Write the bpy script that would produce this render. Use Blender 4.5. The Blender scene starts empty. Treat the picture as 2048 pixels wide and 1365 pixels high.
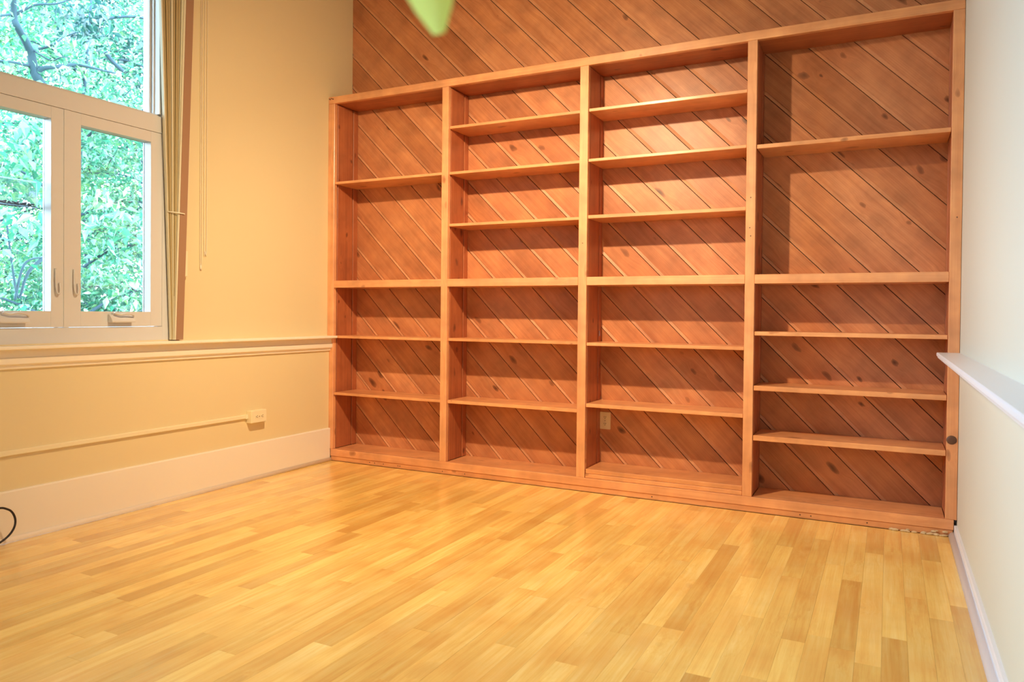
import bpy, bmesh, math, random
from mathutils import Vector, Matrix, Euler
R = math.radians
random.seed(7)
S = bpy.context.scene
COL = S.collection

# ------------------------------------------------------------------ camera, world, lamps, exposure
W_PX, H_PX, F_PX = 2048, 1365, 1492.458
YAW, PITCH, ROLL = 0.46751751, -0.01312848, 0.0094648
CAM = Vector((3.37863, -3.92759, 0.99742))
fwd = Vector((-math.sin(YAW) * math.cos(PITCH), math.cos(YAW) * math.cos(PITCH), math.sin(PITCH)))
r0 = Vector((math.cos(YAW), math.sin(YAW), 0))
u0 = r0.cross(fwd)
cr = math.cos(ROLL) * r0 + math.sin(ROLL) * u0
cu = -math.sin(ROLL) * r0 + math.cos(ROLL) * u0
cam_d = bpy.data.cameras.new('camera')
cam = bpy.data.objects.new('camera', cam_d)
COL.objects.link(cam)
M = Matrix((cr, cu, -fwd)).transposed().to_4x4()
M.translation = CAM
cam.matrix_world = M
cam_d.sensor_width = 36.0
cam_d.lens = 36.0 * F_PX / W_PX
cam_d.shift_y = -34.44 / W_PX
cam_d.clip_start = 0.02
cam_d.dof.use_dof = True
cam_d.dof.focus_distance = 4.6
cam_d.dof.aperture_fstop = 5.6
S.camera = cam

S.view_settings.view_transform = 'Standard'
S.view_settings.look = 'None'
S.view_settings.exposure = 0.03
S.view_settings.gamma = 1.0
S.view_settings.use_curve_mapping = False
S.cycles.use_denoising = True
S.cycles.max_bounces = 8
S.cycles.diffuse_bounces = 5
S.cycles.transparent_max_bounces = 24
S.cycles.sample_clamp_indirect = 8.0
S.cycles.caustics_reflective = False
S.cycles.caustics_refractive = False

world = bpy.data.worlds.new('sky')
S.world = world
world.use_nodes = True
bg = world.node_tree.nodes['Background']
bg.inputs[0].default_value = (0.58, 0.80, 1.0, 1)
bg.inputs[1].default_value = 19.5

def lamp(name, loc, energy, col, radius):
    d = bpy.data.lights.new(name, 'POINT')
    d.energy = energy; d.color = col; d.shadow_soft_size = radius
    o = bpy.data.objects.new(name, d)
    o.location = loc
    COL.objects.link(o)
    return o
LAMP = Vector((1.82, -1.72, 2.53))
AIM = (Vector((1.25, 0.0, 0.50)) - LAMP).normalized()
def flood(name, loc, aim, energy, col, radius, cone=180):
    d = bpy.data.lights.new(name, 'SPOT')
    d.energy = energy; d.color = col; d.shadow_soft_size = radius
    d.spot_size = R(cone); d.spot_blend = 1.0
    o = bpy.data.objects.new(name, d)
    o.location = loc
    o.rotation_euler = aim.to_track_quat('-Z', 'Y').to_euler()
    COL.objects.link(o)
flood('flood_light', LAMP, AIM, 162, (1.0, 0.74, 0.43), 0.035)
flood('flood_light_beam', LAMP, AIM, 178, (1.0, 0.75, 0.46), 0.035, 112)
lamp('rear_fill_light', (1.0, -5.0, 2.0), 32, (1.0, 0.80, 0.56), 0.45)  # added soft fill behind the camera, for general room brightness

def portal(loc, sy, sz):
    d = bpy.data.lights.new('window_portal', 'AREA')
    d.shape = 'RECTANGLE'; d.size = sz; d.size_y = sy
    d.cycles.is_portal = True
    o = bpy.data.objects.new('window_portal', d)
    o.location = loc
    o.rotation_euler = (0, R(-90), 0)
    COL.objects.link(o)
portal((-0.16, -2.1, 1.95), 1.8, 2.2)
portal((-0.16, -4.2, 1.95), 1.8, 2.2)

# ------------------------------------------------------------------ helpers
def tag(o, label=None, cat=None, group=None, kind=None):
    if label: o['label'] = label
    if cat: o['category'] = cat
    if group: o['group'] = group
    if kind: o['kind'] = kind
    return o

def link(name, me, mat=None, parent=None):
    o = bpy.data.objects.new(name, me)
    COL.objects.link(o)
    if mat is not None and len(me.materials) == 0:
        for m in (mat if isinstance(mat, (list, tuple)) else [mat]):
            me.materials.append(m)
    if parent: o.parent = parent
    return o

def empty(name, loc=(0, 0, 0)):
    o = bpy.data.objects.new(name, None)
    o.location = loc
    o.empty_display_size = 0.1
    COL.objects.link(o)
    return o

def bm_box(bm, x0, x1, y0, y1, z0, z1):
    vs = [bm.verts.new((x, y, z)) for x in (x0, x1) for y in (y0, y1) for z in (z0, z1)]
    for f in ((0, 1, 3, 2), (4, 6, 7, 5), (0, 4, 5, 1), (2, 3, 7, 6), (0, 2, 6, 4), (1, 5, 7, 3)):
        bm.faces.new([vs[i] for i in f])
    return vs

def to_mesh(bm, name, smooth=False):
    bmesh.ops.recalc_face_normals(bm, faces=bm.faces)
    me = bpy.data.meshes.new(name)
    bm.to_mesh(me); bm.free()
    if smooth:
        for p in me.polygons: p.use_smooth = True
    return me

AX = {'x': Matrix(((1, 0, 0), (0, 1, 0), (0, 0, 1))),
      'y': Matrix(((0, 0, 1), (1, 0, 0), (0, 1, 0))),    # local x -> world y, local y -> world z, local z -> world x
      'z': Matrix(((0, 1, 0), (0, 0, 1), (1, 0, 0)))}    # local x -> world z, local y -> world x, local z -> world y
def inv_parent(o, parent):
    if parent:
        o.parent = parent
        o.matrix_parent_inverse = Matrix.Translation(-parent.location)

def board(name, lo, hi, axis, mat, parent=None, bevel=0.0015, seg=1):
    """a box from lo to hi in world space; its grain (local x) runs along `axis`"""
    lo, hi = Vector(lo), Vector(hi)
    c = (lo + hi) / 2; d = (hi - lo) / 2
    A = AX[axis]
    loc = A.transposed() @ d
    loc = Vector((abs(loc.x), abs(loc.y), abs(loc.z)))
    bm = bmesh.new()
    bm_box(bm, -loc.x, loc.x, -loc.y, loc.y, -loc.z, loc.z)
    if bevel > 0:
        bmesh.ops.bevel(bm, geom=bm.edges[:], offset=min(bevel, min(loc) * .6), segments=seg, affect='EDGES', profile=.5)
    me = to_mesh(bm, name)
    o = link(name, me, mat)
    m = A.to_4x4(); m.translation = c
    if parent:
        o.parent = parent
        m = Matrix.Translation(-parent.location) @ m
    o.matrix_local = m
    return o

def boxes(name, lst, mat, parent=None, bevel=0.0):
    bm = bmesh.new()
    for b in lst: bm_box(bm, *b)
    if bevel: bmesh.ops.bevel(bm, geom=bm.edges[:], offset=bevel, segments=2, affect='EDGES', profile=.5)
    if parent:
        for v in bm.verts: v.co -= parent.matrix_world.translation if False else wpos(parent)
    return link(name, to_mesh(bm, name), mat, parent)

def wpos(o):
    p = Vector((0, 0, 0))
    while o is not None:
        p += o.location; o = o.parent
    return p

def profile_y(name, prof, y0, y1, mat, parent=None, smooth=False):
    """extrude an (x, z) outline along world y"""
    bm = bmesh.new()
    a = [bm.verts.new((x, y0, z)) for x, z in prof]
    b = [bm.verts.new((x, y1, z)) for x, z in prof]
    n = len(prof)
    bm.faces.new(a); bm.faces.new(b[::-1])
    for i in range(n):
        bm.faces.new((a[i], b[i], b[(i + 1) % n], a[(i + 1) % n]))
    return link(name, to_mesh(bm, name, smooth), mat, parent)

def tube(name, pts, r, mat, parent=None, n=8, taper=None, cyclic=False):
    bm = bmesh.new()
    tube_bm(bm, pts, r, n, taper)
    return link(name, to_mesh(bm, name, True), mat, parent)

def tube_bm(bm, pts, r, n=8, taper=None):
    pts = [Vector(p) for p in pts]
    rings = []
    up = Vector((0.13, 0.21, 1)).normalized()
    for i, p in enumerate(pts):
        t = (pts[min(i + 1, len(pts) - 1)] - pts[max(i - 1, 0)]).normalized()
        a = t.cross(up)
        if a.length < 1e-3: a = t.cross(Vector((1, 0, 0)))
        a.normalize(); b = t.cross(a).normalized()
        rr = r if taper is None else r + (taper - r) * i / (len(pts) - 1)
        rings.append([bm.verts.new(p + a * rr * math.cos(k * 2 * math.pi / n) + b * rr * math.sin(k * 2 * math.pi / n)) for k in range(n)])
    for i in range(len(rings) - 1):
        for k in range(n):
            bm.faces.new((rings[i][k], rings[i][(k + 1) % n], rings[i + 1][(k + 1) % n], rings[i + 1][k]))
    bm.faces.new(rings[0][::-1]); bm.faces.new(rings[-1])

def smooth_pts(ctrl, n=8):
    P = [Vector(p) for p in ctrl]
    out = []
    for i in range(len(P) - 1):
        p0, p1, p2, p3 = P[max(i - 1, 0)], P[i], P[i + 1], P[min(i + 2, len(P) - 1)]
        for k in range(n):
            t = k / n
            out.append(.5 * ((2 * p1) + (-p0 + p2) * t + (2 * p0 - 5 * p1 + 4 * p2 - p3) * t * t + (-p0 + 3 * p1 - 3 * p2 + p3) * t ** 3))
    out.append(P[-1])
    return out

def ray(px, py):
    return fwd + cr * ((px - 1024) / F_PX) - cu * ((py + 34.44 - 682.5) / F_PX)
def on_x(px, py, x):
    d = ray(px, py); return CAM + d * ((x - CAM.x) / d.x)

# ------------------------------------------------------------------ materials
class NT:
    def __init__(self, name):
        self.m = bpy.data.materials.new(name); self.m.use_nodes = True
        self.t = self.m.node_tree; self.n = self.t.nodes; self.l = self.t.links
        self.b = self.n['Principled BSDF']; self.out = self.n['Material Output']
    def new(self, ty, **kw):
        n = self.n.new(ty)
        for k, v in kw.items(): setattr(n, k, v)
        return n
    def set(self, n, **kw):
        for k, v in kw.items():
            k = k.replace('_', ' ')
            n.inputs[k].default_value = v
        return n
    def link(self, a, b): self.l.new(a, b)
    def math(self, op, a, b=None, c=None, clamp=False):
        n = self.new('ShaderNodeMath', operation=op); n.use_clamp = clamp
        for i, v in enumerate((a, b, c)):
            if v is None: continue
            if isinstance(v, (int, float)): n.inputs[i].default_value = v
            else: self.link(v, n.inputs[i])
        return n.outputs[0]
    def vmath(self, op, a, b=None):
        n = self.new('ShaderNodeVectorMath', operation=op)
        for i, v in enumerate((a, b)):
            if v is None: continue
            if isinstance(v, tuple): n.inputs[i].default_value = v
            else: self.link(v, n.inputs[i])
        return n.outputs[0]
    def ramp(self, fac, stops, interp='LINEAR'):
        n = self.new('ShaderNodeValToRGB'); n.color_ramp.interpolation = interp
        e = n.color_ramp.elements
        while len(e) > 1: e.remove(e[-1])
        e[0].position = stops[0][0]; e[0].color = (*stops[0][1], 1)
        for p, c in stops[1:]:
            x = e.new(p); x.color = (*c, 1)
        self.link(fac, n.inputs[0]); return n.outputs[0]
    def noise(self, vec, scale, detail=3, rough=.5, dist=0.0):
        n = self.new('ShaderNodeTexNoise')
        n.inputs['Scale'].default_value = scale; n.inputs['Detail'].default_value = detail
        n.inputs['Roughness'].default_value = rough; n.inputs['Distortion'].default_value = dist
        self.link(vec, n.inputs['Vector']); return n.outputs['Fac']
    def mix(self, fac, a, b, mode='MIX'):
        n = self.new('ShaderNodeMix', data_type='RGBA', blend_type=mode)
        for s, v in ((0, fac), (6, a), (7, b)):
            if isinstance(v, (int, float)): n.inputs[s].default_value = v
            elif isinstance(v, tuple): n.inputs[s].default_value = (*v, 1)
            else: self.link(v, n.inputs[s])
        return n.outputs[2]

def simple(name, col, rough=.5, metal=0.0, bump=0.0, bscale=300, spec=.5, var=0.0):
    k = NT(name)
    k.b.inputs['Base Color'].default_value = (*col, 1)
    k.b.inputs['Roughness'].default_value = rough
    k.b.inputs['Metallic'].default_value = metal
    k.b.inputs['Specular IOR Level'].default_value = spec
    if bump or var:
        tc = k.new('ShaderNodeTexCoord')
        if var:
            f = k.noise(tc.outputs['Object'], 2.2, 4)
            k.link(k.mix(f, tuple(c * (1 - var) for c in col), tuple(min(1, c * (1 + var)) for c in col)), k.b.inputs['Base Color'])
        if bump:
            f = k.noise(tc.outputs['Object'], bscale, 2)
            bn = k.new('ShaderNodeBump'); bn.inputs['Strength'].default_value = bump; bn.inputs['Distance'].default_value = .002
            k.link(f, bn.inputs['Height']); k.link(bn.outputs[0], k.b.inputs['Normal'])
    return k.m

def wood(name, dark, mid, light, knotc, rough=.45, grain=1.0, knots=1.0, island=False, vary=.35, coat=0.0, cathedral=.5, spec=.5, kscale=1.0, blotch=.16, coat_r=.24):
    k = NT(name)
    tc = k.new('ShaderNodeTexCoord')
    oi = k.new('ShaderNodeObjectInfo')
    rnd = oi.outputs['Random']
    if island:
        g = k.new('ShaderNodeNewGeometry')
        rnd = k.math('FRACT', k.math('ADD', rnd, g.outputs['Random Per Island']))
    cx = k.new('ShaderNodeCombineXYZ')
    k.link(k.math('MULTIPLY', rnd, 37.0), cx.inputs[0]); k.link(k.math('MULTIPLY', rnd, 11.0), cx.inputs[1]); k.link(k.math('MULTIPLY', rnd, 23.0), cx.inputs[2])
    co = k.vmath('ADD', tc.outputs['Object'], cx.outputs[0])
    # knots: cells in the plane of the board
    kv = k.vmath('MULTIPLY', co, (3.2 * kscale, 6.5 * kscale, 5.0 * kscale))
    kv2 = k.new('ShaderNodeTexNoise'); k.link(kv, kv2.inputs['Vector']); kv2.inputs['Scale'].default_value = 2.0
    kvd = k.vmath('ADD', kv, k.vmath('MULTIPLY', kv2.outputs['Color'], (.34, .34, .0)))
    vo = k.new('ShaderNodeTexVoronoi'); vo.feature = 'F1'; vo.voronoi_dimensions = '3D'
    vo.inputs['Scale'].default_value = 1.0; vo.inputs['Randomness'].default_value = 1.0
    k.link(kvd, vo.inputs['Vector'])
    sepc = k.new('ShaderNodeSeparateColor'); k.link(vo.outputs['Color'], sepc.inputs[0])
    has = k.math('GREATER_THAN', sepc.outputs[0], 0.15)
    size = k.math('MULTIPLY_ADD', sepc.outputs[1], .13, .06)
    dist = vo.outputs['Distance']
    near = k.math('MULTIPLY', k.math('SUBTRACT', 1.0, k.math('DIVIDE', dist, k.math('MULTIPLY', size, 3.2)), clamp=True), has)
    core = k.math('MULTIPLY', k.math('SUBTRACT', 1.0, k.math('DIVIDE', dist, size), clamp=True), has)
    core = k.math('POWER', core, .45)
    # grain
    sp = k.new('ShaderNodeSeparateXYZ'); k.link(co, sp.inputs[0])
    warp = k.noise(k.vmath('MULTIPLY', co, (1.6, 9.0, 9.0)), 1.0, 2)
    gy = k.math('ADD', k.math('MULTIPLY', sp.outputs[1], 1.0), k.math('MULTIPLY', warp, .05 * cathedral))
    gy = k.math('ADD', gy, k.math('MULTIPLY', near, .03))
    cv = k.new('ShaderNodeCombineXYZ')
    k.link(k.math('MULTIPLY', sp.outputs[0], .9), cv.inputs[0])
    k.link(k.math('MULTIPLY', gy, 26.0), cv.inputs[1])
    k.link(k.math('MULTIPLY', sp.outputs[2], 26.0), cv.inputs[2])
    g1 = k.noise(cv.outputs[0], 1.6 * grain, 4, .62)
    cv2 = k.vmath('MULTIPLY', cv.outputs[0], (2.2, 7.0, 7.0))
    g2 = k.noise(cv2, 1.5, 2, .6)
    big = k.noise(k.vmath('MULTIPLY', co, (1.3, 3.0, 3.0)), 1.5, 2)
    fac = k.math('ADD', k.math('MULTIPLY', g1, .55), k.math('MULTIPLY', g2, .18))
    fac = k.math('ADD', fac, k.math('MULTIPLY', big, .28))
    col = k.ramp(fac, [(.30, dark), (.50, mid), (.70, light)])
    # cathedral rings
    if cathedral > 0:
        wv = k.new('ShaderNodeTexWave'); wv.wave_type = 'RINGS'; wv.rings_direction = 'Z'
        ro_ = k.new('ShaderNodeCombineXYZ')
        k.link(k.math('MULTIPLY_ADD', k.math('FRACT', k.math('MULTIPLY', rnd, 13.7)), .20, -.10), ro_.inputs[0])
        k.link(k.math('MULTIPLY_ADD', k.math('FRACT', k.math('MULTIPLY', rnd, 29.3)), .44, -.22), ro_.inputs[1])
        k.link(k.vmath('ADD', k.vmath('MULTIPLY', tc.outputs['Object'], (.15, 5.0, 0.0)), ro_.outputs[0]), wv.inputs['Vector'])
        wv.inputs['Scale'].default_value = 7.0; wv.inputs['Distortion'].default_value = 1.6
        wv.inputs['Detail'].default_value = 2.0; wv.inputs['Detail Scale'].default_value = 1.2
        wf = k.math('POWER', wv.outputs['Fac'], 3.0)
        col = k.mix(k.math('MULTIPLY', wf, .42 * cathedral), col, dark)
    # board to board tone
    rv = k.new('ShaderNodeTexWhiteNoise'); rv.noise_dimensions = '1D'; k.link(k.math('MULTIPLY', rnd, 91.7), rv.inputs['W'])
    tone = k.math('MULTIPLY_ADD', k.math('POWER', rv.outputs['Value'], .6), vary, 1 - vary * .70)
    tn = k.new('ShaderNodeCombineXYZ')
    k.link(tone, tn.inputs[0]); k.link(k.math('POWER', tone, 1.35), tn.inputs[1]); k.link(k.math('POWER', tone, 1.7), tn.inputs[2])
    col = k.mix(1.0, col, tn.outputs[0], 'MULTIPLY')
    bl_ = k.noise(tc.outputs['Object'], 5.5, 3, .6)
    blo = k.ramp(bl_, [(.30, (1 - blotch * 1.2,) * 3), (.5, (1.0, 1.0, 1.0)), (.72, (1 + blotch, 1 + blotch * 1.25, 1 + blotch * .9))])
    col = k.mix(1.0, col, blo, 'MULTIPLY')
    if knots > 0:
        col = k.mix(k.math('MULTIPLY', k.math('POWER', near, 1.5), .45 * knots), col, tuple(c * 1.3 for c in dark))
        col = k.mix(k.math('MULTIPLY', core, .85 * knots), col, knotc)
    k.link(col, k.b.inputs['Base Color'])
    k.b.inputs['Roughness'].default_value = rough
    k.b.inputs['Specular IOR Level'].default_value = spec
    if coat:
        k.b.inputs['Coat Weight'].default_value = coat; k.b.inputs['Coat Roughness'].default_value = coat_r
    bn = k.new('ShaderNodeBump'); bn.inputs['Strength'].default_value = .12; bn.inputs['Distance'].default_value = .0015
    k.link(g1, bn.inputs['Height']); k.link(bn.outputs[0], k.b.inputs['Normal'])
    return k.m

M_PLANK = wood('stained pine planks', (.41, .14, .056), (.55, .215, .094), (.66, .295, .138), (.10, .030, .012), rough=.40, vary=.30, cathedral=.35, knots=1.15, kscale=1.35, blotch=.2)
M_BEVEL_LIT = wood('lit pine plank bevels', (.48, .19, .09), (.64, .285, .14), (.73, .37, .19), (.2, .08, .03), rough=.5, vary=.2, knots=0, cathedral=0)  # same wood as the planks, lightened to carry the lamp light on the bevels
M_FRAME = wood('stained pine frame', (.62, .25, .105), (.73, .335, .155), (.82, .42, .21), (.17, .045, .015), rough=.34, coat=.75, vary=.12, knots=.8, cathedral=.2, kscale=1.7)
M_SHELF = wood('stained pine shelves', (.60, .24, .095), (.71, .32, .14), (.80, .40, .19), (.15, .045, .015), rough=.38, coat=.45, vary=.16, knots=.8, cathedral=.2, kscale=1.6)
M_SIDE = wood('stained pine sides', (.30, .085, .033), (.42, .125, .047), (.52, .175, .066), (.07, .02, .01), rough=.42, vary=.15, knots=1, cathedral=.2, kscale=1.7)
M_OAK = wood('oak strip floor', (.78, .41, .10), (.90, .61, .175), (.97, .77, .31), (.32, .14, .05), rough=.25, blotch=.05, vary=.36, knots=.2, cathedral=1.0, grain=1.2, coat=.9, kscale=.8)
M_OAK2 = wood('oak strip floor joined', (.78, .41, .10), (.90, .61, .175), (.97, .77, .31), (.32, .14, .05), rough=.25, blotch=.05, vary=.36, knots=.2, island=True, cathedral=1.0, grain=1.2, coat=.9)
M_SUB = simple('dark subfloor', (.10, .05, .02), .8)
M_BACK = simple('dark backing', (.05, .025, .015), .9)
M_WALL = simple('cream wall paint', (.76, .63, .375), .6, bump=.10, bscale=420, var=.015)
M_WALL_R = simple('off-white wall paint', (.60, .595, .52), .6, bump=.10, bscale=420, var=.015)
M_TRIM = simple('white trim paint', (.84, .77, .67), .35, var=.01)
M_LEDGE = simple('cream ledge paint', (.90, .82, .68), .35)
M_WIN = simple('white window vinyl', (.68, .66, .65), .35)
M_CEIL = simple('pine ceiling', (.50, .36, .22), .8)
M_REAR = simple('brown rear wall', (.34, .27, .18), .8)
M_TRIM_R = simple('daylit white trim paint', (.76, .77, .82), .35)  # white trim with the bluish window daylight mixed into its colour
M_PLASTIC = simple('cream plastic', (.84, .74, .50), .35)
M_SLOT = simple('dark outlet slots', (.05, .035, .02), .6)
M_BLIND = simple('tan blind fabric', (.47, .36, .18), .8, bump=.2, bscale=900)
M_BLIND_SHADE = simple('shaded blind fold', (.20, .13, .06), .85)  # same fabric, with the shade of the fold recesses painted in
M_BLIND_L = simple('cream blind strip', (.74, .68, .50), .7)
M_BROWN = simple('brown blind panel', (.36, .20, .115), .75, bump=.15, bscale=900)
M_CORD = simple('white cord', (.85, .78, .62), .6)
M_CABLE = simple('black cable rubber', (.012, .008, .008), .45)
M_METAL = simple('brushed nickel', (.6, .6, .62), .25, metal=1.0)
M_BARK = simple('tree bark', (.018, .045, .06), .9, bump=.4, bscale=60)
M_GRASS = simple('grass', (.03, .09, .04), .9, var=.3)
M_SEED = simple('bird seed', (.05, .05, .05), .8)
M_KNOT = simple('dark wood knot', (.10, .045, .028), .5, var=.4)
M_PLASTER = simple('bare plaster crumbs', (.62, .48, .30), .9, bump=.4)

def glass_mat(name, tint=(1, 1, 1), ior=1.45, extra=0.0):
    k = NT(name)
    fr = k.new('ShaderNodeFresnel'); fr.inputs['IOR'].default_value = ior
    tr = k.new('ShaderNodeBsdfTransparent'); tr.inputs[0].default_value = (*tint, 1)
    gl = k.new('ShaderNodeBsdfGlossy'); gl.inputs['Roughness'].default_value = .01
    mx = k.new('ShaderNodeMixShader')
    k.link(k.math('ADD', fr.outputs[0], extra), mx.inputs[0]); k.link(tr.outputs[0], mx.inputs[1]); k.link(gl.outputs[0], mx.inputs[2])
    k.link(mx.outputs[0], k.out.inputs[0])
    return k.m
M_GLASS = glass_mat('window glass', (.96, .985, .98))
M_ACRYL = glass_mat('clear acrylic', (.86, .93, .97), 1.5, .06)

def frosted(name, c):
    k = NT(name)
    d = k.new('ShaderNodeBsdfTranslucent'); t = k.new('ShaderNodeBsdfTransparent'); m = k.new('ShaderNodeMixShader')
    d.inputs[0].default_value = (*c, 1); m.inputs[0].default_value = .55
    k.link(d.outputs[0], m.inputs[1]); k.link(t.outputs[0], m.inputs[2]); k.link(m.outputs[0], k.out.inputs[0])
    return k.m
M_FROST = frosted('frosted acrylic edge', (.30, .34, .40))
M_ACRYL = frosted('clear acrylic', (.05, .06, .07))
M_ACRYL.node_tree.nodes['Mix Shader'].inputs[0].default_value = .9
def leaf_mat(name, a, b, c, trans=.5):
    k = NT(name)
    g = k.new('ShaderNodeNewGeometry')
    col = k.ramp(g.outputs['Random Per Island'], [(0, a), (.55, b), (1, c)])
    d = k.new('ShaderNodeBsdfDiffuse'); t = k.new('ShaderNodeBsdfTranslucent'); gl = k.new('ShaderNodeBsdfGlossy')
    gl.inputs['Roughness'].default_value = .35
    k.link(col, d.inputs[0]); k.link(col, t.inputs[0])
    m1 = k.new('ShaderNodeMixShader'); m1.inputs[0].default_value = trans
    k.link(d.outputs[0], m1.inputs[1]); k.link(t.outputs[0], m1.inputs[2])
    m2 = k.new('ShaderNodeMixShader'); m2.inputs[0].default_value = .10
    k.link(m1.outputs[0], m2.inputs[1]); k.link(gl.outputs[0], m2.inputs[2])
    k.link(m2.outputs[0], k.out.inputs[0])
    return k.m
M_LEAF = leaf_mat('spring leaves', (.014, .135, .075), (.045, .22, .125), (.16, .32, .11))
M_LEAF_D = leaf_mat('deep green and shaded leaves', (.005, .045, .05), (.012, .085, .080), (.03, .13, .085), .35)
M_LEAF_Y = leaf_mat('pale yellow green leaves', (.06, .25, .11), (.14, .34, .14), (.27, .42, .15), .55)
M_HOUSE = leaf_mat('houseplant leaf', (.66, .85, .16), (.72, .90, .22), (.78, .92, .26), .5)

# ------------------------------------------------------------------ room shell
ROOM_X1, Y_BACK, Y_REAR, Z_CEIL = 3.6685, 0.25, -6.4, 3.5
# floor
floor = link('floor', (lambda bm: (bm_box(bm, -.02, ROOM_X1 + .1, Y_REAR - .1, .36, -.12, -.0185), to_mesh(bm, 'floor'))[1])(bmesh.new()), M_SUB)
tag(floor, kind='structure')
PITCH_B = 0.0697
X_FIRST = 3.443 - 50 * PITCH_B
rows = []
x = X_FIRST
while x < ROOM_X1:
    a, b = max(x, 0.0), min(x + PITCH_B, ROOM_X1)
    if b - a > .004: rows.append((a, b))
    x += PITCH_B
rb = random.Random(11)
rest = bmesh.new()
n_board = 0
for a, b in rows:
    y = 0.0 + .0
    y_top = -0.0005
    first = True
    while y_top > Y_REAR:
        L = rb.uniform(.30, 1.25) if not first else rb.uniform(.10, 1.0)
        first = False
        y_bot = max(y_top - L, Y_REAR)
        # only boards that the frame can show are parts
        yv = -2.95 if a < 2.2 else -2.95 + (a - 2.2) * .75
        if y_top > yv and n_board < 300:
            dz = rb.uniform(-.0003, .0002)
            board('floorboard', (a + .0002, y_bot + .0002, -.018), (b - .0002, y_top - .0002, dz), 'y', M_OAK, floor, bevel=0)
            n_board += 1
        else:
            bm_box(rest, a + .0005, b - .0005, y_bot + .0006, y_top - .0006, -.018, 0)
        y_top = y_bot
# local axes for the joined boards: rotate so the grain runs along local x
for v in rest.verts:
    v.co = Vector((v.co.y, v.co.z, v.co.x))
ro = link('floorboard_rest', to_mesh(rest, 'floorboard_rest'), M_OAK2, floor)
ro.name = 'distant_floorboards'
ro.matrix_local = AX['y'].to_4x4()
ro['kind'] = 'stuff'

# back wall of diagonal planks
wall_back = link('wall_back', (lambda bm: (bm_box(bm, -.15, ROOM_X1 + .15, .2665, .38, -.1, Z_CEIL + .05), to_mesh(bm, 'wall_back'))[1])(bmesh.new()), M_BACK)
tag(wall_back, kind='structure')
def clip(poly, a, b, c):
    """keep points with a*x + b*z <= c"""
    out = []
    for i in range(len(poly)):
        p, q = poly[i], poly[(i + 1) % len(poly)]
        dp, dq = a * p[0] + b * p[1] - c, a * q[0] + b * q[1] - c
        if dp <= 0: out.append(p)
        if dp * dq < 0:
            t = dp / (dp - dq); out.append((p[0] + (q[0] - p[0]) * t, p[1] + (q[1] - p[1]) * t))
    return out
s2 = math.sqrt(.5)
PLX = Vector((s2, 0, -s2)); PLY = Vector((s2, 0, s2)); PLZ = Vector((0, -1, 0))
pm = Matrix((PLX, PLY, PLZ)).transposed().to_4x4()
joints = [1.487 + .2164 * (k - 7) for k in range(0, 35)]
rect = [(0.0, 0.0), (ROOM_X1, 0.0), (ROOM_X1, Z_CEIL), (0.0, Z_CEIL)]
for j0, j1 in zip(joints[:-1], joints[1:]):
    j0 += .0027; j1 -= .0027
    bm = bmesh.new(); ok = False
    wob = random.uniform(-.0006, .0006)
    strips = [(j0, j0 + .024, .2542, 1), (j0 + .024, j1, .2502 + wob, 0)]
    cx, cz = None, None
    for a, b, yf, mi in strips:
        p = clip(clip(rect, -1, -1, -a), 1, 1, b)
        if len(p) < 3: continue
        if cx is None:
            cx = sum(q[0] for q in p) / len(p); cz = sum(q[1] for q in p) / len(p)
        ok = True
        def loc(q, y):
            d = Vector((q[0] - cx, y - .26, q[1] - cz)); return (d.dot(PLX), d.dot(PLY), d.dot(PLZ))
        f = [bm.verts.new(loc(q, yf if mi == 0 else .2518 + .0038 * (q[0] + q[1] - j0) / .024)) for q in p]; g = [bm.verts.new(loc(q, .266)) for q in p]
        fc = bm.faces.new(f); fc.material_index = mi
        fb = bm.faces.new(g[::-1]); fb.material_index = mi
        for i in range(len(p)):
            q = bm.faces.new((f[i], g[i], g[(i + 1) % len(p)], f[(i + 1) % len(p)])); q.material_index = mi
    if not ok: bm.free(); continue
    o = link('plank', to_mesh(bm, 'plank'), [M_PLANK, M_BEVEL_LIT], wall_back)
    mm = pm.copy(); mm.translation = Vector((cx, .26, cz)); o.matrix_local = mm

# left wall (window wall)
W1 = (-3.06, -1.20); W2 = (-5.16, -3.30); WZ0, WZ1 = .845, 3.08
wl = []
wl.append((-.10, 0, Y_REAR - .1, .25, -.1, WZ0))
wl.append((-.10, 0, Y_REAR - .1, .25, WZ1, Z_CEIL + .05))
wl.append((-.10, 0, W1[1], .25, WZ0, WZ1))
wl.append((-.10, 0, W2[1], W1[0], WZ0, WZ1))
wl.append((-.10, 0, Y_REAR - .1, W2[0], WZ0, WZ1))
wall_left = boxes('wall_left', wl, M_WALL); tag(wall_left, kind='structure')
o = boxes('wainscot_panel', [(0, .019, Y_REAR, -.0015, .0, .742)], M_WALL, wall_left)
# right wall
wall_right = boxes('wall_right', [(ROOM_X1, ROOM_X1 + .12, Y_REAR - .1, .25, -.1, Z_CEIL + .05)], M_WALL_R); tag(wall_right, kind='structure')
wall_front = boxes('wall_front', [(-.1, ROOM_X1 + .1, Y_REAR - .12, Y_REAR, -.1, Z_CEIL + .05)], M_REAR); tag(wall_front, kind='structure')
ceiling = boxes('ceiling', [(-.1, ROOM_X1 + .1, Y_REAR - .1, .30, Z_CEIL, Z_CEIL + .1)], M_CEIL); tag(ceiling, kind='structure')

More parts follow.
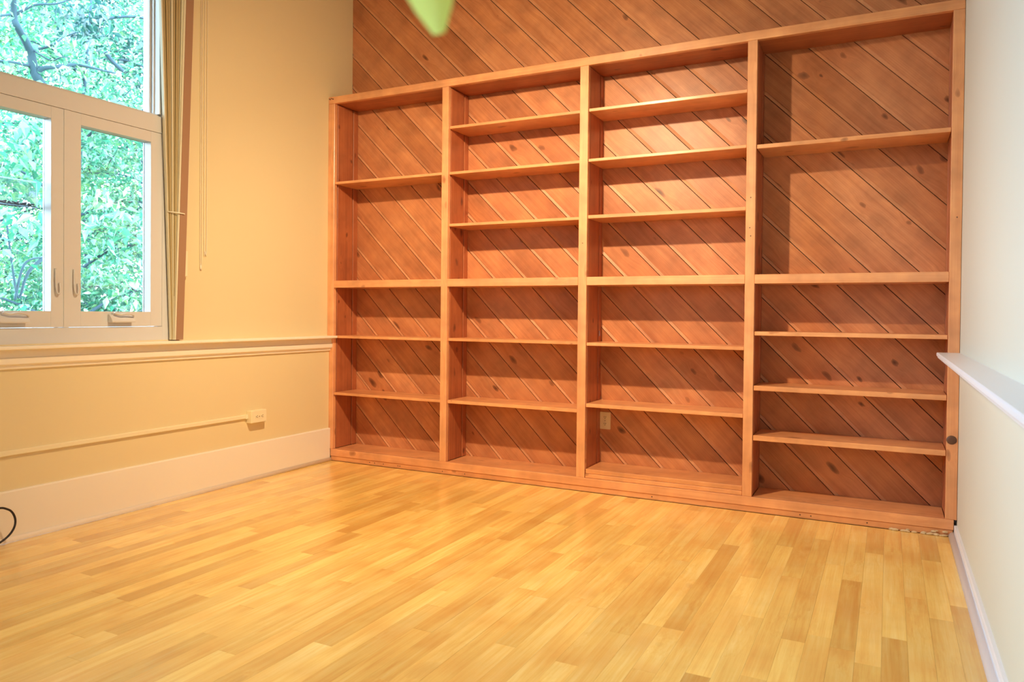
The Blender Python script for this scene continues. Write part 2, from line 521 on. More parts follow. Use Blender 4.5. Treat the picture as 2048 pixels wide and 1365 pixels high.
# ledges, baseboards
YE = -.0015
t1 = profile_y('trim_1', [(0, .8405), (.088, .8405), (.0905, .836), (.0905, .828), (.084, .8235), (.040, .8225), (.040, .790),
                          (.046, .7885), (.048, .784), (.046, .763), (.041, .757), (.033, .755), (.031, .742), (.026, .7385), (.019, .7385), (0, .7385)],
               Y_REAR, YE, M_LEDGE); tag(t1, kind='structure')
b1 = profile_y('baseboard_left', [(0, 0), (.033, 0), (.033, .214), (.030, .219), (.019, .220), (0, .220)], Y_REAR, YE, M_TRIM); tag(b1, kind='structure')
q = [(.033, 0.0005)] + [(.033 + .015 * math.cos(a), .0005 + .021 * math.sin(a)) for a in [R(i * 15) for i in range(0, 7)]]
s1 = profile_y('shoe_moulding', q, Y_REAR, YE, M_TRIM, b1, True)
X1 = ROOM_X1
t2 = profile_y('trim_2', [(X1, .840), (X1 - .090, .840), (X1 - .093, .836), (X1 - .093, .826), (X1 - .089, .821), (X1 - .087, .815), (X1 - .060, .812),
                          (X1 - .035, .800), (X1 - .030, .788), (X1 - .020, .782), (X1 - .014, .770), (X1, .768)], Y_REAR, YE, M_TRIM_R); tag(t2, kind='structure')
b2 = profile_y('baseboard_right', [(X1, 0), (X1 - .012, 0), (X1 - .012, .050), (X1 - .010, .055), (X1, .056)], Y_REAR, YE, M_TRIM_R); tag(b2, kind='structure')
q = [(X1 - .012, 0.0005)] + [(X1 - .012 - .022 * math.cos(a), .0005 + .024 * math.sin(a)) for a in [R(i * 15) for i in range(0, 7)]]
s2o = profile_y('shoe_moulding', q, Y_REAR, YE, M_TRIM_R, b2, True)

# ------------------------------------------------------------------ windows
def window(name, yr, yl, glass_edges, with_hw=True):
    """yr = right (shelf side) edge of the opening, yl = left edge; glass_edges = (y right, y left) of every casement pane"""
    w = empty(name, (0, (yr + yl) / 2, WZ0)); tag(w, kind='structure')
    Z = wpos(w)
    def B(n, lst, mat=M_WIN, parent=w, bevel=.0005):
        bm = bmesh.new()
        for b in lst: bm_box(bm, *b)
        if bevel: bmesh.ops.bevel(bm, geom=bm.edges[:], offset=bevel, segments=1, affect='EDGES')
        p = wpos(parent)
        for v in bm.verts: v.co -= p
        return link(n, to_mesh(bm, n), mat, parent)
    # jambs
    B('jamb', [(-.10, 0.0, yr - .079, yr, WZ0, WZ1)])
    B('jamb', [(-.10, 0.0, yl, yl + .079, WZ0, WZ1)])
    B('sill_rail', [(-.10, 0.0, yl + .079, yr - .079, WZ0 - .0, .915)])
    B('head_rail', [(-.10, 0.0, yl + .079, yr - .079, WZ1 - .08, WZ1)])
    B('transom_rail', [(-.10, 0.0, yl + .079, yr - .079, 1.917, 2.000)])
    B('glazing_bead', [(-.099, -.022, yl + .079, yr - .079, 2.0, 2.014)])
    # stepped reveal of the upper fixed pane
    for sg, yy in ((-1, yr - .079), (1, yl + .079)):
        def st(n_, xa, xb, d0, d1, bv=.0005):
            ya, yb = sorted((yy + sg * d0, yy + sg * d1)); B(n_, [(xa, xb, ya, yb, 2.0145, WZ1 - .0805)], bevel=bv)
        st('reveal_board', -.128, -.003, 0, .018)
        st('reveal_bead', -.050, -.042, .018, .0225, .0015)
        st('pane_stop', -.088, -.070, .018, .026, .002)
    B('glass', [(-.096, -.090, yl + .098, yr - .098, 2.0145, WZ1 - .0805)], M_GLASS, bevel=0)
    prev = yr - .079
    n = len(glass_edges)
    for i, (gr, gl) in enumerate(glass_edges):
        s_r = gr + .066 if i == 0 else gr + .058
        s_l = gl - .058
        x_s = -.004
        if i > 0:
            B('mullion_post', [(-.099, -.001, s_r, prev, .9165, 1.9155)])
        s = empty('sash', (0, (gr + gl) / 2 - Z.y, .915 - Z.z)); s.parent = w
        B('stile', [(-.066, x_s, gr, s_r, .917, 1.9155)], parent=s, bevel=.0008)
        B('stile', [(-.066, x_s, s_l, gl, .917, 1.9155)], parent=s, bevel=.0008)
        B('rail', [(-.066, x_s - .0005, gl, gr, .917, .991)], parent=s, bevel=.0008)
        B('rail', [(-.066, x_s - .0005, gl, gr, 1.862, 1.9155)], parent=s, bevel=.0008)
        B('pane', [(-.058, -.052, gl, gr, .991, 1.862)], M_GLASS, parent=s, bevel=0)
        prev = s_l
        # crank operator (cover, folded arm) on the bottom rail
        yc = (gr + gl) / 2 + .012
        bm = bmesh.new()
        prof = [(0, 0), (.030, 0), (.032, .006), (.024, .020), (.010, .036), (0, .040)]
        a = [bm.verts.new((px_, yc - .062, .938 + pz)) for px_, pz in prof]; b = [bm.verts.new((px_, yc + .062, .938 + pz)) for px_, pz in prof]
        bm.faces.new(a); bm.faces.new(b[::-1])
        for q_ in range(6): bm.faces.new((a[q_], b[q_], b[(q_ + 1) % 6], a[(q_ + 1) % 6]))
        bm_box(bm, -.003, .014, yc - .045, yc + .045, .972, .984)
        for v in bm.verts: v.co -= wpos(s)
        link('crank_cover', to_mesh(bm, 'crank_cover'), M_WIN, s)
        pts = [Vector(p_) - wpos(s) for p_ in ((.022, yc - .045, .984), (.030, yc - .018, .976), (.036, yc + .010, .982), (.034, yc + .045, .976), (.022, yc + .058, .968))]
        tube('crank_handle', smooth_pts(pts, 4), .0048, M_WIN, s)
        # lock lever
        ys = (gr + .026) if i == 1 else (gl - .028)
        bm = bmesh.new(); p0 = wpos(s)
        tube_bm(bm, [Vector(p_) - p0 for p_ in smooth_pts([(.001, ys - .008, 1.185), (.004, ys - .009, 1.12), (.008, ys - .006, 1.078), (.010, ys + .004, 1.07), (.008, ys + .009, 1.09), (.002, ys + .010, 1.12)], 4)], .0042, 6)
        link('lock_lever', to_mesh(bm, 'lock_lever', True), M_WIN, s)
    return w
window('window_1', W1[1], W1[0], [(-1.345, -1.715), (-1.855, -2.225), (-2.365, -2.735)])
window('window_2', W2[1], W2[0], [(-3.445, -3.815), (-3.955, -4.325), (-4.465, -4.835)])

# ------------------------------------------------------------------ bookcase
bc = empty('bookcase', (1.834, 0, 0))
tag(bc, 'wall-wide orange-stained pine bookcase with four bays of shelves, standing against the plank wall', 'bookcase')
POST = [(0.0005, .0530), (.8984, .9445), (1.8103, 1.8612), (2.7213, 2.7686), (3.6212, 3.6675)]
ZS0, ZS1 = .0313, .0783            # bottom rail
ZM0, ZM1 = 1.1625, 1.2096          # middle rail
ZT0, ZT1 = 2.3941, 2.4400
board('toe_board', (.034, .004, .0005), (3.654, .022, ZS0 - .0003), 'x', M_SHELF, bc)
board('bottom_rail', (.034, -.0004, ZS0), (3.6560, .030, ZS1), 'x', M_FRAME, bc, .002)
board('top_rail', (.0005, 0, ZT0), (3.6675, .030, ZT1), 'x', M_FRAME, bc, .002)
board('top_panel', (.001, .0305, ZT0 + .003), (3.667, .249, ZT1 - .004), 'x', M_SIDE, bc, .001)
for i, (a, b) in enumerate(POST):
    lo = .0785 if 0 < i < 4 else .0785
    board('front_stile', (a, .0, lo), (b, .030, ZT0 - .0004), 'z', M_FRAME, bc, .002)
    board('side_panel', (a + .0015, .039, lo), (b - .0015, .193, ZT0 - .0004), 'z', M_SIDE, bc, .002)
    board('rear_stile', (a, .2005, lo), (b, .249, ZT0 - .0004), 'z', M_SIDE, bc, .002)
SH = [[1.871, .8415, .4595], [2.152, 1.8705, 1.551, .845, .461], [2.152, 1.8715, 1.556, .841, .497], [1.866, .9205, .645, .392]]
TH = [[.0165] * 3, [.0165, .0165, .017, .018, .020], [.0165, .0165, .019, .018, .020], [.0205, .0205, .0245, .026]]
for i in range(4):
    a, b = POST[i][1], POST[i + 1][0]
    board('bay_floor', (a + .0005, .0305, ZS1 - .022), (b - .0005, .249, ZS1 - .0005), 'x', M_SHELF, bc, .001)
    board('fixed_shelf', (a + .0005, .0, ZM0), (b - .0005, .249, ZM1), 'x', M_FRAME, bc, .002)
    for z, th in zip(SH[i], TH[i]):
        y0 = .014 if i == 1 else .006
        o = board('shelf', (a + .0015, y0, z - th), (b - .0015, .2485, z), 'x', M_SHELF, bc, .0015)
        if i == 1 and abs(z - 2.152) < .001: o.rotation_euler.y += -.0  # level
# knot disc low on the right-hand stile, nail heads, end-grain mark, shelf pin
bm = bmesh.new()
ret = bmesh.ops.create_uvsphere(bm, u_segments=20, v_segments=10, radius=.0205)
for v in bm.verts: v.co = Vector((v.co.x * 1.02, v.co.z * .30, v.co.y))
k = link('knot', to_mesh(bm, 'knot', True), M_KNOT, bc); k.location = (3.6415 - 1.834, -.0005, .4425)
def disc(name, loc, r, mat, parent, d=.001):
    bm = bmesh.new()
    bmesh.ops.create_cone(bm, cap_ends=True, segments=10, radius1=r, radius2=r * .9, depth=d, matrix=Matrix.Rotation(R(90), 4, 'X'))
    o = link(name, to_mesh(bm, name), mat, parent); o.location = Vector(loc) - wpos(parent); return o
for zx in ((2.742, 1.447), (2.747, 1.405), (2.745, 1.60), (1.835, 1.40), (3.648, 1.455)):
    disc('nail_or_grain_mark', (zx[0], -.0004, zx[1]), .0032, M_KNOT, bc)
for zx in ((.008, 2.428), (.016, 2.424), (.024, 2.430), (.034, 2.426), (.041, 2.424)):  # dark end-grain mark at the rail corner, made of small discs
    disc('nail_or_grain_mark', (zx[0], -.0004, zx[1]), .0042, M_KNOT, bc)
for xx in (.36, .40, .47, .585, .60, .92, 1.08, 2.25, 3.0, 3.05, 3.30):
    disc('nail_or_grain_mark', (xx, .0036, .017), .0036, M_KNOT, bc)
boxes('shelf_pin', [(1.8612, 1.8655, .212, .2165, .872, .905)], M_METAL, bc, .001)

# loose boards lying on the floor of the third bay
for n, (z0, z1, dy, lab) in enumerate([(.0790, .1020, .004, 'lower of two loose pine boards stacked on the floor of the third bay'),
                                       (.1024, .1275, .008, 'upper of two loose pine boards stacked on the floor of the third bay')]):
    o = board('loose_board', (1.8630 + .001 * n, dy, z0), (2.7200, .247, z1), 'x', M_SHELF, None, .0025, 2)
    tag(o, lab, 'board', 'loose boards in the third bay')

# plaster crumbs at the right foot of the bookcase
cr_rng = random.Random(4)
bm = bmesh.new()
for i in range(46):
    t = cr_rng.random()
    c = Vector((3.40 + .24 * t, -.006 - cr_rng.random() * .006, 0))
    s = cr_rng.uniform(.003, .009)
    if cr_rng.random() < .25: c.z = cr_rng.uniform(.0, .018); c.y = -.003
    r_ = bmesh.ops.create_icosphere(bm, subdivisions=1, radius=s)
    for v in r_['verts']: v.co = Vector((v.co.x * 1.6, v.co.y * .5, v.co.z * .7)) + c + Vector((0, 0, s * .7))
o = link('plaster_crumbs', to_mesh(bm, 'plaster_crumbs'), M_PLASTER)
tag(o, 'pale plaster crumbs along the right foot of the bookcase', 'debris', kind='stuff')

# ------------------------------------------------------------------ outlets and raceway
def outlet_face(root, O, ux, uz, out, cw, ch, cd, vertical=True):
    """cover plate + two sockets; O centre of the plate's back, ux/uz in-plane axes, out = normal"""
    def bx(bm, cu_, cv_, w_, h_, d0, d1):
        vs = []
        for a in (cu_ - w_ / 2, cu_ + w_ / 2):
            for b in (cv_ - h_ / 2, cv_ + h_ / 2):
                for d in (d0, d1):
                    vs.append(bm.verts.new(O + ux * a + uz * b + out * d - wpos(root)))
        for f in ((0, 1, 3, 2), (4, 6, 7, 5), (0, 4, 5, 1), (2, 3, 7, 6), (0, 2, 6, 4), (1, 5, 7, 3)):
            bm.faces.new([vs[i] for i in f])
    bm = bmesh.new(); bx(bm, 0, 0, cw, ch, 0, cd)
    bmesh.ops.bevel(bm, geom=bm.edges[:], offset=.0018, segments=2, affect='EDGES')
    link('cover_plate', to_mesh(bm, 'cover_plate'), M_PLASTIC, root)
    for s in (-1, 1):
        bm = bmesh.new()
        cu_, cv_ = (0, s * ch * .19) if vertical else (s * cw * .19, 0)
        n = 20; rr = .0135
        a = []; b = []
        for k_ in range(n):
            an = k_ * 2 * math.pi / n
            pu, pv = rr * math.cos(an), max(-.0105, min(.0105, rr * math.sin(an)))
            if not vertical: pu, pv = pv, pu
            a.append(bm.verts.new(O + ux * (cu_ + pu) + uz * (cv_ + pv) + out * cd - wpos(root)))
            b.append(bm.verts.new(O + ux * (cu_ + pu) + uz * (cv_ + pv) + out * (cd + .0016) - wpos(root)))
        bm.faces.new(a); bm.faces.new(b[::-1])
        for k_ in range(n): bm.faces.new((a[k_], b[k_], b[(k_ + 1) % n], a[(k_ + 1) % n]))
        so = link('socket', to_mesh(bm, 'socket'), M_PLASTIC, root)
        bm = bmesh.new()
        for du in (-.0052, .0052):
            if vertical: bx(bm, cu_ + du, cv_ + .003, .0022, .0075, cd + .0012, cd + .0021)
            else: bx(bm, cu_ + .003, cv_ + du, .0075, .0022, cd + .0012, cd + .0021)
        if vertical: bx(bm, cu_, cv_ - .006, .0042, .004, cd + .0012, cd + .0021)
        else: bx(bm, cu_ - .006, cv_, .004, .0042, cd + .0012, cd + .0021)
        link('slots', to_mesh(bm, 'slots'), M_SLOT, so)
    bm = bmesh.new(); bx(bm, 0, 0, .005, .005, cd - .0005, cd + .001)
    link('screw', to_mesh(bm, 'screw'), M_METAL, root)

# in the third bay, on the planks
wo = empty('wall_outlet', (1.892, .25, .324))
tag(wo, 'cream two-socket wall outlet on the planks low in the third bay', 'outlet')
outlet_face(wo, Vector((1.8935, .2500, .3735)), Vector((1, 0, 0)), Vector((0, 0, 1)), Vector((0, -1, 0)), .066, .1010, .006)
# surface box on the left wall
sb = empty('surface_outlet_box', (.019, -.65, .335))
tag(sb, 'cream surface-mounted outlet box on the left wall, at the end of the cable raceway', 'outlet')
boxes('box_body', [(.019, .060, -.7235, -.6040, .3405, .4150)], M_PLASTIC, sb, .004)
outlet_face(sb, Vector((.060, -.664, .3780)), Vector((0, 1, 0)), Vector((0, 0, 1)), Vector((1, 0, 0)), .112, .070, .004, vertical=False)
rw = empty('cable_raceway', (.019, -.7245, .37))
tag(rw, 'thin cream cable raceway running along the left wall to the outlet box', 'raceway')
prof = [(.019, .370), (.032, .370), (.0345, .3725), (.0345, .3895), (.032, .392), (.019, .392)]
o = profile_y('channel', [(a, b - 0) for a, b in prof], -4.2, -.7245, M_PLASTIC, None)
o.parent = rw; o.matrix_parent_inverse = Matrix.Translation(-rw.location)
boxes('coupling', [(.019, .036, -.744, -.7245, .368, .394)], M_PLASTIC, rw, .001)

# ------------------------------------------------------------------ blind stack hanging at the window
bl = empty('gathered_blind', (.03, -1.2, .845))
tag(bl, 'tall tan pleated blind gathered at the right edge of the window', 'blind')
def slab(name, ytl, ytr, ybl, ybr, xt0, xt1, xb0, xb1, mat, z0=.8455, z1=3.2, parent=bl):
    """a tapering vertical slab; t = at z 2.65, b = at the bottom"""
    bm = bmesh.new(); p = wpos(parent)
    def lerp(a, b, z):
        t = (z - .8455) / (2.65 - .8455); return a + (b - a) * t
    rings = []
    for z in (z0, 1.51, 2.0, z1):
        yl_, yr_, x0_, x1_ = lerp(ybl, ytl, z), lerp(ybr, ytr, z), lerp(xb0, xt0, z), lerp(xb1, xt1, z)
        rings.append([bm.verts.new(Vector(c) - p) for c in ((x0_, yl_, z), (x1_, yl_, z), (x1_, yr_, z), (x0_, yr_, z))])
    for a, b in zip(rings[:-1], rings[1:]):
        for i in range(4): bm.faces.new((a[i], a[(i + 1) % 4], b[(i + 1) % 4], b[i]))
    bm.faces.new(rings[0][::-1]); bm.faces.new(rings[-1])
    return link(name, to_mesh(bm, name), mat, parent)
# positions along y of the folds, read at the top and at the foot
def yy(px, py, x): return on_x(px, py, x).y
N = 9
for i in range(N):
    t0, t1_ = i / N, (i + 1) / N
    xt, xb = .034 + i * .0022, .028 + i * .0014
    yt0, yt1 = yy(321 + 48 * t0, 0, xt), yy(321 + 48 * t1_, 0, xt)
    yb0, yb1 = yy(342.5 + 8.5 * t0, 680, xb), yy(342.5 + 8.5 * t1_, 680, xb)
    dx = .004 * (i % 2)
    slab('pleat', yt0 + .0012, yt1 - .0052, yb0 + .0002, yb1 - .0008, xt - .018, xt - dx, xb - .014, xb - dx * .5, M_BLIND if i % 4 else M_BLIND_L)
    slab('pleat_fold', yt1 - .0052, yt1 + .0012, yb1 - .0008, yb1 + .0002, xt - .018, xt - .009, xb - .014, xb - .005, M_BLIND_SHADE)
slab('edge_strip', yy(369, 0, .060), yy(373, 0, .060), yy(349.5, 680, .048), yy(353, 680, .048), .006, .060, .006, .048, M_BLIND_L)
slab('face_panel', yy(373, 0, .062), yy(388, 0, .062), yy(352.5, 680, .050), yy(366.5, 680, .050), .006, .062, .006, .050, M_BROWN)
tp_ = [(.004, yy(336.5, 428, .01)), (.034, yy(336.5, 428, .034)), (.050, yy(350, 428, .05)), (.0600, yy(357, 429, .06)), (.0615, yy(368.5, 431, .0615)), (.045, yy(369.5, 431, .045)), (.004, yy(369.5, 431, .010))]
tube('tie_cord', [Vector((x_, y_, 1.513 - .0012 * j)) - wpos(bl) for j, (x_, y_) in enumerate(tp_)], .0032, M_CORD, bl)
wy0, wy1 = yy(367.5, 528, .022), yy(375.5, 528, .022)
cl = empty('cord_weight', (.02, (wy0 + wy1) / 2, 1.18))
tag(cl, 'small flat cream cord weight hanging just right of the blind', 'cord weight')
boxes('weight', [(.0155, .024, wy0, wy1, 1.180, 1.318)], M_PLASTIC, cl, .003)
tube('cord', [Vector(p) - wpos(cl) for p in smooth_pts([(.020, (wy0 + wy1) / 2, 1.318), (.018, wy0 + .03, 1.7), (.014, wy1 + .03, 2.4), (.012, wy1 + .06, 3.2)], 5)], .0014, M_CORD, cl, n=6)
def chain(name, ya, yb, zb, label):
    c = [(.006, ya, 3.2), (.006, ya, 2.2), (.006, ya, zb + .05), (.006, (ya + yb) / 2, zb), (.006, yb, zb + .05), (.006, yb, 2.2), (.006, yb, 3.2)]
    o = tube(name, smooth_pts(c, 6), .0016, M_CORD, None, n=6)
    tag(o, label, 'pull cord', 'thin pull cords beside the blind')
chain('pull_cord', -1.046, -1.036, 1.255, 'thin cream pull cord loop on the left wall, the one nearer the blind')
chain('pull_cord', -1.020, -1.003, 1.330, 'thin cream pull cord loop on the left wall, the one farther from the blind')

# black cable
pts = smooth_pts([(.16, -3.1, .006), (.14, -2.55, .010), (.11, -2.32, .07), (.10, -2.16, .165), (.10, -2.095, .158), (.10, -2.068, .113), (.10, -2.078, .066), (.105, -2.13, .030), (.14, -2.26, .008), (.22, -2.5, .006), (.25, -3.0, .006)], 8)
o = tube('power_cable', pts, .0044, M_CABLE, None, n=10)
tag(o, 'black power cable looping up beside the left baseboard', 'cable')

# ------------------------------------------------------------------ ceiling flood lamp (above the frame)
pl = empty('flood_lamp', (LAMP.x, LAMP.y - .12, Z_CEIL))
tag(pl, 'small cone-shaped ceiling flood lamp on a drop rod, above the frame', 'lamp')
tube('drop_rod', [(0, 0, 0), (0, 0, -.5), (0, 0, LAMP.z - Z_CEIL + .08)], .006, M_METAL, pl)
bm = bmesh.new()
rings = []
qa = AIM.to_track_quat('Z', 'Y')
for d_, r_ in ((-.16, .02), (-.155, .032), (-.06, .045), (-.045, .07), (-.048, .067), (-.14, .02)):
    rings.append([bm.verts.new(LAMP + qa @ Vector((r_ * math.cos(k_ * math.pi / 12), r_ * math.sin(k_ * math.pi / 12), d_)) - wpos(pl)) for k_ in range(24)])
for a_, b_ in zip(rings[:-1], rings[1:]):
    for k_ in range(24): bm.faces.new((a_[k_], a_[(k_ + 1) % 24], b_[(k_ + 1) % 24], b_[k_]))
bm.faces.new(rings[0][::-1]); bm.faces.new(rings[-1])
link('lamp_shade', to_mesh(bm, 'lamp_shade', True), M_METAL, pl)
bm = bmesh.new()
bmesh.ops.create_cone(bm, cap_ends=True, segments=24, radius1=.06, radius2=.05, depth=.02)
o = link('ceiling_rose', to_mesh(bm, 'ceiling_rose'), M_PLASTIC, pl); o.location = (0, 0, -.01)

# ------------------------------------------------------------------ trailing houseplant leaf near the lens
def leaf_mesh(name, L, Wd, curl=.15, n=8):
    bm = bmesh.new(); rows_ = []
    for i in range(n + 1):
        t = i / n
        w = Wd * (math.sin(math.pi * min(t * .92 + .05, 1)) ** .75) * (1 - t * .2)
        if i == n: w = Wd * .22
        z = -curl * L * t * t
        rows_.append([bm.verts.new((t * L, s * w / 2, z + abs(s) * w * .12)) for s in (-1, -.5, 0, .5, 1)])
    for a, b in zip(rows_[:-1], rows_[1:]):
        for k_ in range(4): bm.faces.new((a[k_], a[k_ + 1], b[k_ + 1], b[k_]))
    return to_mesh(bm, name, True)
D = .36
tip = CAM + ray(876, 58) * D
top = CAM + ray(840, -120) * D
vine = empty('trailing_plant', (top.x, top.y, top.z + .02))
tag(vine, 'out-of-focus green leaf tip of a trailing plant hanging in from the top', 'plant')
lm = leaf_mesh('leaf', (tip - top).length, .0275)
def put_leaf(base, direction, face, scale=1.0):
    X = direction.normalized(); Zv = (face - face.dot(X) * X).normalized(); Yv = Zv.cross(X)
    m = Matrix((X, Yv, Zv)).transposed().to_4x4() @ Matrix.Scale(scale, 4)
    m.translation = base - wpos(vine)
    o = link('leaf', lm, M_HOUSE if len(lm.materials) == 0 else None, vine); o.matrix_local = m
    return o
put_leaf(top, tip - top, -fwd)
st = [(top.x, top.y, top.z), (top.x - .006, top.y + .002, top.z + .03), (top.x + .004, top.y - .01, top.z + .2), (top.x - .01, top.y, top.z + .7), (top.x, top.y - .02, top.z + 1.5), (top.x, top.y, Z_CEIL)]
tube('stem', [Vector(p) - wpos(vine) for p in smooth_pts(st, 6)], .0016, M_HOUSE, vine, n=6)
vr = random.Random(3)
for i in range(10):
    b = Vector((top.x, top.y, top.z + .16 + i * .14))
    a = vr.uniform(0, 6.28)
    put_leaf(b, Vector((math.cos(a), math.sin(a), -1.2)), Vector((-math.cos(a), -math.sin(a), .4)), vr.uniform(.9, 1.5))

# ------------------------------------------------------------------ bird feeder on the outside of the left casement
fd = empty('window_bird_feeder', (-.10, -2.02, 1.455))
tag(fd, 'clear plastic bird feeder tray with dark seed stuck outside the left window pane', 'bird feeder')
def FB(n, lst, m): return boxes(n, lst, m, fd)
y0, y1, x0, x1, z0, z1 = -2.170, -1.880, -.150, -.066, 1.456, 1.572
FB('tray', [(x0, x1, y0, y1, z0, z0 + .003), (x0, x0 + .003, y0, y1, z0, z0 + .045), (x0, x1, y0, y0 + .003, z0, z1), (x0, x1, y1 - .003, y1, z0, z1)], M_ACRYL)
FB('back_panel', [(x1 - .003, x1, y0, y1, z0, z1)], M_ACRYL)
FB('roof', [(x0 - .01, x1, y0 - .004, y1 + .004, z1, z1 + .003)], M_ACRYL)
FB('rim', [(x1 - .002, x1 + .0015, y0, y1, z1 - .003, z1 + .0025), (x1 - .002, x1 + .0015, y1 - .004, y1, z0, z1), (x1 - .002, x1 + .0015, y0, y1, z0 - .001, z0 + .004)], M_FROST)
for yy in (-1.905, -2.145):
    bm = bmesh.new()
    bmesh.ops.create_cone(bm, cap_ends=True, segments=18, radius1=.017, radius2=.008, depth=.008, matrix=Matrix.Rotation(R(-90), 4, 'Y'))
    o = link('suction_cup', to_mesh(bm, 'suction_cup', True), M_FROST, fd); o.location = Vector((-.062, yy, 1.512)) - wpos(fd)
bm = bmesh.new(); sr = random.Random(9)
for i in range(330):
    c = Vector((sr.uniform(x0 + .008, x1 - .008), sr.uniform(y0 + .008, y1 - .008), z0 + .006 + sr.random() ** 2 * .014))
    rr = bmesh.ops.create_icosphere(bm, subdivisions=1, radius=.0045)
    for v in rr['verts']: v.co = Vector((v.co.x, v.co.y * 1.7, v.co.z * .8)) + c
o = link('seed', to_mesh(bm, 'seed'), M_SEED, fd)
for v in o.data.vertices: v.co -= wpos(fd)
o['kind'] = 'stuff'

# ------------------------------------------------------------------ outdoors
g = boxes('ground', [(-60, -.17, -40, 40, -1.3, -1.2)], M_GRASS); tag(g, kind='structure')

def add_leaf(V, Fc, c, d, nrm, L, w):
    """a pointed leaf: six triangles folded along the midrib"""
    d = d.normalized(); s = nrm.cross(d)
    if s.length < 1e-4: s = d.orthogonal()
    s.normalize(); n_ = d.cross(s)
    i = len(V)
    V.extend([c, c + d * L * .38 + s * w * .5 + n_ * w * .14, c + d * L * .45, c + d * L * .38 - s * w * .5 + n_ * w * .14, c + d * L - n_ * L * .12])
    Fc.extend([(i, i + 1, i + 2), (i, i + 2, i + 3), (i + 1, i + 4, i + 2), (i + 2, i + 4, i + 3)])

def leaves_obj(name, twigs, n, L, spread, mat, parent, seed, droop=.5):
    rg = random.Random(seed); V = []; Fc = []
    for k_ in range(n):
        tw = twigs[rg.randrange(len(twigs))]
        p = tw[0].lerp(tw[1], rg.random()) + Vector((rg.gauss(0, spread), rg.gauss(0, spread), rg.gauss(0, spread * .7)))
        d = Vector((rg.gauss(0, 1), rg.gauss(0, 1), rg.gauss(-droop, .5)))
        nn = Vector((rg.gauss(0, .6), rg.gauss(0, .6), 1))
        s = rg.uniform(.6, 1.25)
        add_leaf(V, Fc, p - wpos(parent), d, nn, L * s, L * .5 * s)
    me = bpy.data.meshes.new(name); me.from_pydata([tuple(v) for v in V], [], Fc); me.update()
    o = link(name, me, mat, parent); o['kind'] = 'stuff'
    return o

def tree(label, base, height, crown, n_leaf, L, mat, seed, spread=.22, limbs=None, crown_z0=.35, droop=.5, nb=16):
    rg = random.Random(seed)
    t = empty('tree', base); tag(t, label, 'tree', 'trees outside the window')
    bz = Vector(base)
    trunk = [bz, bz + Vector((rg.uniform(-.1, .1), rg.uniform(-.1, .1), height * .4)), bz + Vector((rg.uniform(-.3, .3), rg.uniform(-.3, .3), height * .95))]
    tp = smooth_pts(trunk, 5)
    tube('trunk', [p - bz for p in tp], .018 * height ** .7, M_BARK, t, taper=.01, n=9)
    twigs = []
    bm = bmesh.new()
    for i in range(nb):
        z = crown_z0 + (1 - crown_z0) * (i + .5) / nb
        st_ = tp[min(int(z * (len(tp) - 1)), len(tp) - 1)]
        a = i * 2.4 + rg.uniform(-.4, .4)
        rr = crown * (1 - .45 * (z - crown_z0) / (1 - crown_z0)) * rg.uniform(.75, 1.05)
        e = st_ + Vector((math.cos(a) * rr, math.sin(a) * rr, rg.uniform(.0, .35) * rr))
        m_ = (st_ + e) / 2 + Vector((rg.uniform(-.1, .1), rg.uniform(-.1, .1), rr * .12))
        pp = smooth_pts([st_, m_, e], 4)
        tube_bm(bm, [p - bz for p in pp], .022, 6, .006)
        twigs.append((m_, e))
        for q_ in range(4):
            f0 = pp[rg.randrange(2, len(pp))]
            a2 = a + rg.uniform(-1.2, 1.2)
            e2 = f0 + Vector((math.cos(a2), math.sin(a2), rg.uniform(-.5, .6))) * rr * rg.uniform(.3, .6)
            tube_bm(bm, [p - bz for p in (f0, (f0 + e2) / 2 + Vector((0, 0, .03)), e2)], .008, 5, .003)
            twigs.append((f0, e2))
    bo = link('branches', to_mesh(bm, 'branches', True), M_BARK, t); bo['kind'] = 'stuff'
    leaves_obj('leaves', twigs, n_leaf, L, spread, mat, t, seed + 50, droop)
    return t

GZ = -1.2
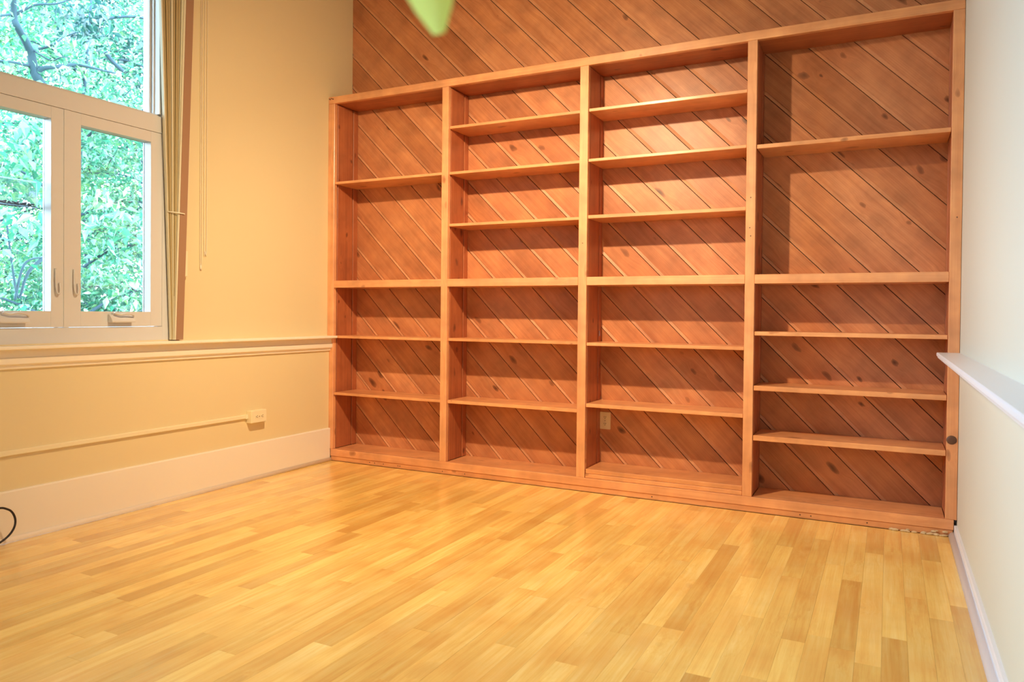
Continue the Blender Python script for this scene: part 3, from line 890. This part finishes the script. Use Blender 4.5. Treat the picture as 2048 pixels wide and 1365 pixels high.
# near tree whose limbs cross the upper pane: limbs read off the picture, set about 2.4 m outside the glass
XN = -2.6
near = empty('tree', (XN, on_x(136, 700, XN).y, GZ))
tag(near, 'nearest tree outside, its forked dark branch crossing the upper window pane', 'tree', 'trees outside the window')
nb = near.location.copy()
def limb(pts, r0, r1, jitter=0.0, seed=0):
    rg = random.Random(seed)
    P_ = [on_x(a, b, XN + dx) for a, b, dx in pts]
    return smooth_pts(P_, 6), r0, r1
limbs = [
    limb([(136, 1150, 0), (134, 700, .0), (133, 400, .0), (127, 262, 0), (104, 198, 0), (72, 152, 0), (62, 108, 0), (50, 80, .05), (34, 52, .1), (28, 28, .1), (24, -60, .2), (10, -200, .2)], .050, .016),
    limb([(72, 152, 0), (84, 138, .05), (110, 134, .1), (150, 130, .1), (190, 137, .2), (236, 148, .2)], .022, .006),
    limb([(84, 136, 0), (50, 130, 0), (22, 124, .05), (-40, 118, .1)], .013, .006),
    limb([(62, 98, 0), (84, 97, 0), (108, 88, .1), (128, 74, .1), (158, 64, .2)], .012, .004),
    limb([(64, 98, 0), (84, 112, .1), (104, 121, .1), (122, 115, .2), (140, 114, .2)], .008, .003),
    limb([(122, 136, 0), (121, 155, 0), (128, 172, .1)], .005, .002),
    limb([(121, 156, 0), (110, 160, 0), (98, 164, .1)], .004, .002),
    limb([(210, 104, -.2), (226, 124, -.2), (246, 142, -.2)], .020, .016),
    limb([(30, 30, .1), (70, 10, .2), (120, 6, .3), (180, -20, .4)], .012, .004),
    limb([(28, 28, .1), (0, 32, .1), (-40, 40, .1)], .010, .004),
    limb([(30, 600, .3), (48, 530, .3), (80, 516, .3), (100, 522, .3)], .010, .004),
    limb([(10, 420, .3), (34, 590, .3), (50, 560, .3), (62, 538, .3), (88, 515, .3)], .006, .014),
]
tw = []
for i, (p, a, b) in enumerate(limbs):
    tube('branch' if i else 'trunk', [q_ - nb for q_ in p], a, M_BARK, near, n=8, taper=b)
    if i:
        for u_, v_ in zip(p[:-1], p[1:]): tw.append((u_, v_))
tw_hi = [t_ for t_ in tw if t_[0].z > 2.3]
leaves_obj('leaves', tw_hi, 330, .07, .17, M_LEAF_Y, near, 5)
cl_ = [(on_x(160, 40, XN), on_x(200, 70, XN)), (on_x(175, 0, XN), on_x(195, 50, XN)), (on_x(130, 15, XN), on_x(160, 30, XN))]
leaves_obj('shaded_leaves', cl_, 150, .09, .085, M_LEAF_D, near, 6, .9)  # cluster in shade, the shade painted as a darker leaf colour
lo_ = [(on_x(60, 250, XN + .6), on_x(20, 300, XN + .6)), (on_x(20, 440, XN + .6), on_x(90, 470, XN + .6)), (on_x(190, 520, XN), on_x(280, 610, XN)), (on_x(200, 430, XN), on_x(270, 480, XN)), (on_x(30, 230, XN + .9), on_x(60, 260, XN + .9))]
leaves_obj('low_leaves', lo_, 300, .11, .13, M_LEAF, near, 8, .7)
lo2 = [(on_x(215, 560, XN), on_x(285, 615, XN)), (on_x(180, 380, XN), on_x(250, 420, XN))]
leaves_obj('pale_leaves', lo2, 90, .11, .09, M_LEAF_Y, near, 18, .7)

yc = on_x(150, 400, -5.5)
for i, (px_, xw, h_, cr_, nl, L_, mt, lab) in enumerate([
    (128, -5.4, 6.5, 1.8, 17000, .085, M_LEAF, 'bright green leafy tree seen through the left casement pane'),
    (335, -6.4, 7.5, 2.1, 19000, .09, M_LEAF, 'bright green leafy tree seen through the right casement pane'),
    (-60, -8.2, 8.0, 2.3, 17000, .11, M_LEAF_Y, 'pale green tree standing behind, at the left edge of the view'),
    (160, -10.0, 9.5, 2.8, 20000, .13, M_LEAF_D, 'deeper green tree standing behind, between the two casements'),
    (330, -12.5, 11.0, 3.2, 20000, .15, M_LEAF, 'tall green tree standing far behind, towards the right of the window'),
    (-20, -15.0, 12.0, 3.8, 18000, .19, M_LEAF, 'farthest green tree behind the left window pane'),
]):
    p = on_x(px_, 640, xw)
    tree(lab, (p.x, p.y, GZ), h_, cr_, nl, L_, mt, 20 + i, spread=.26 + .03 * i, crown_z0=.08, nb=18)
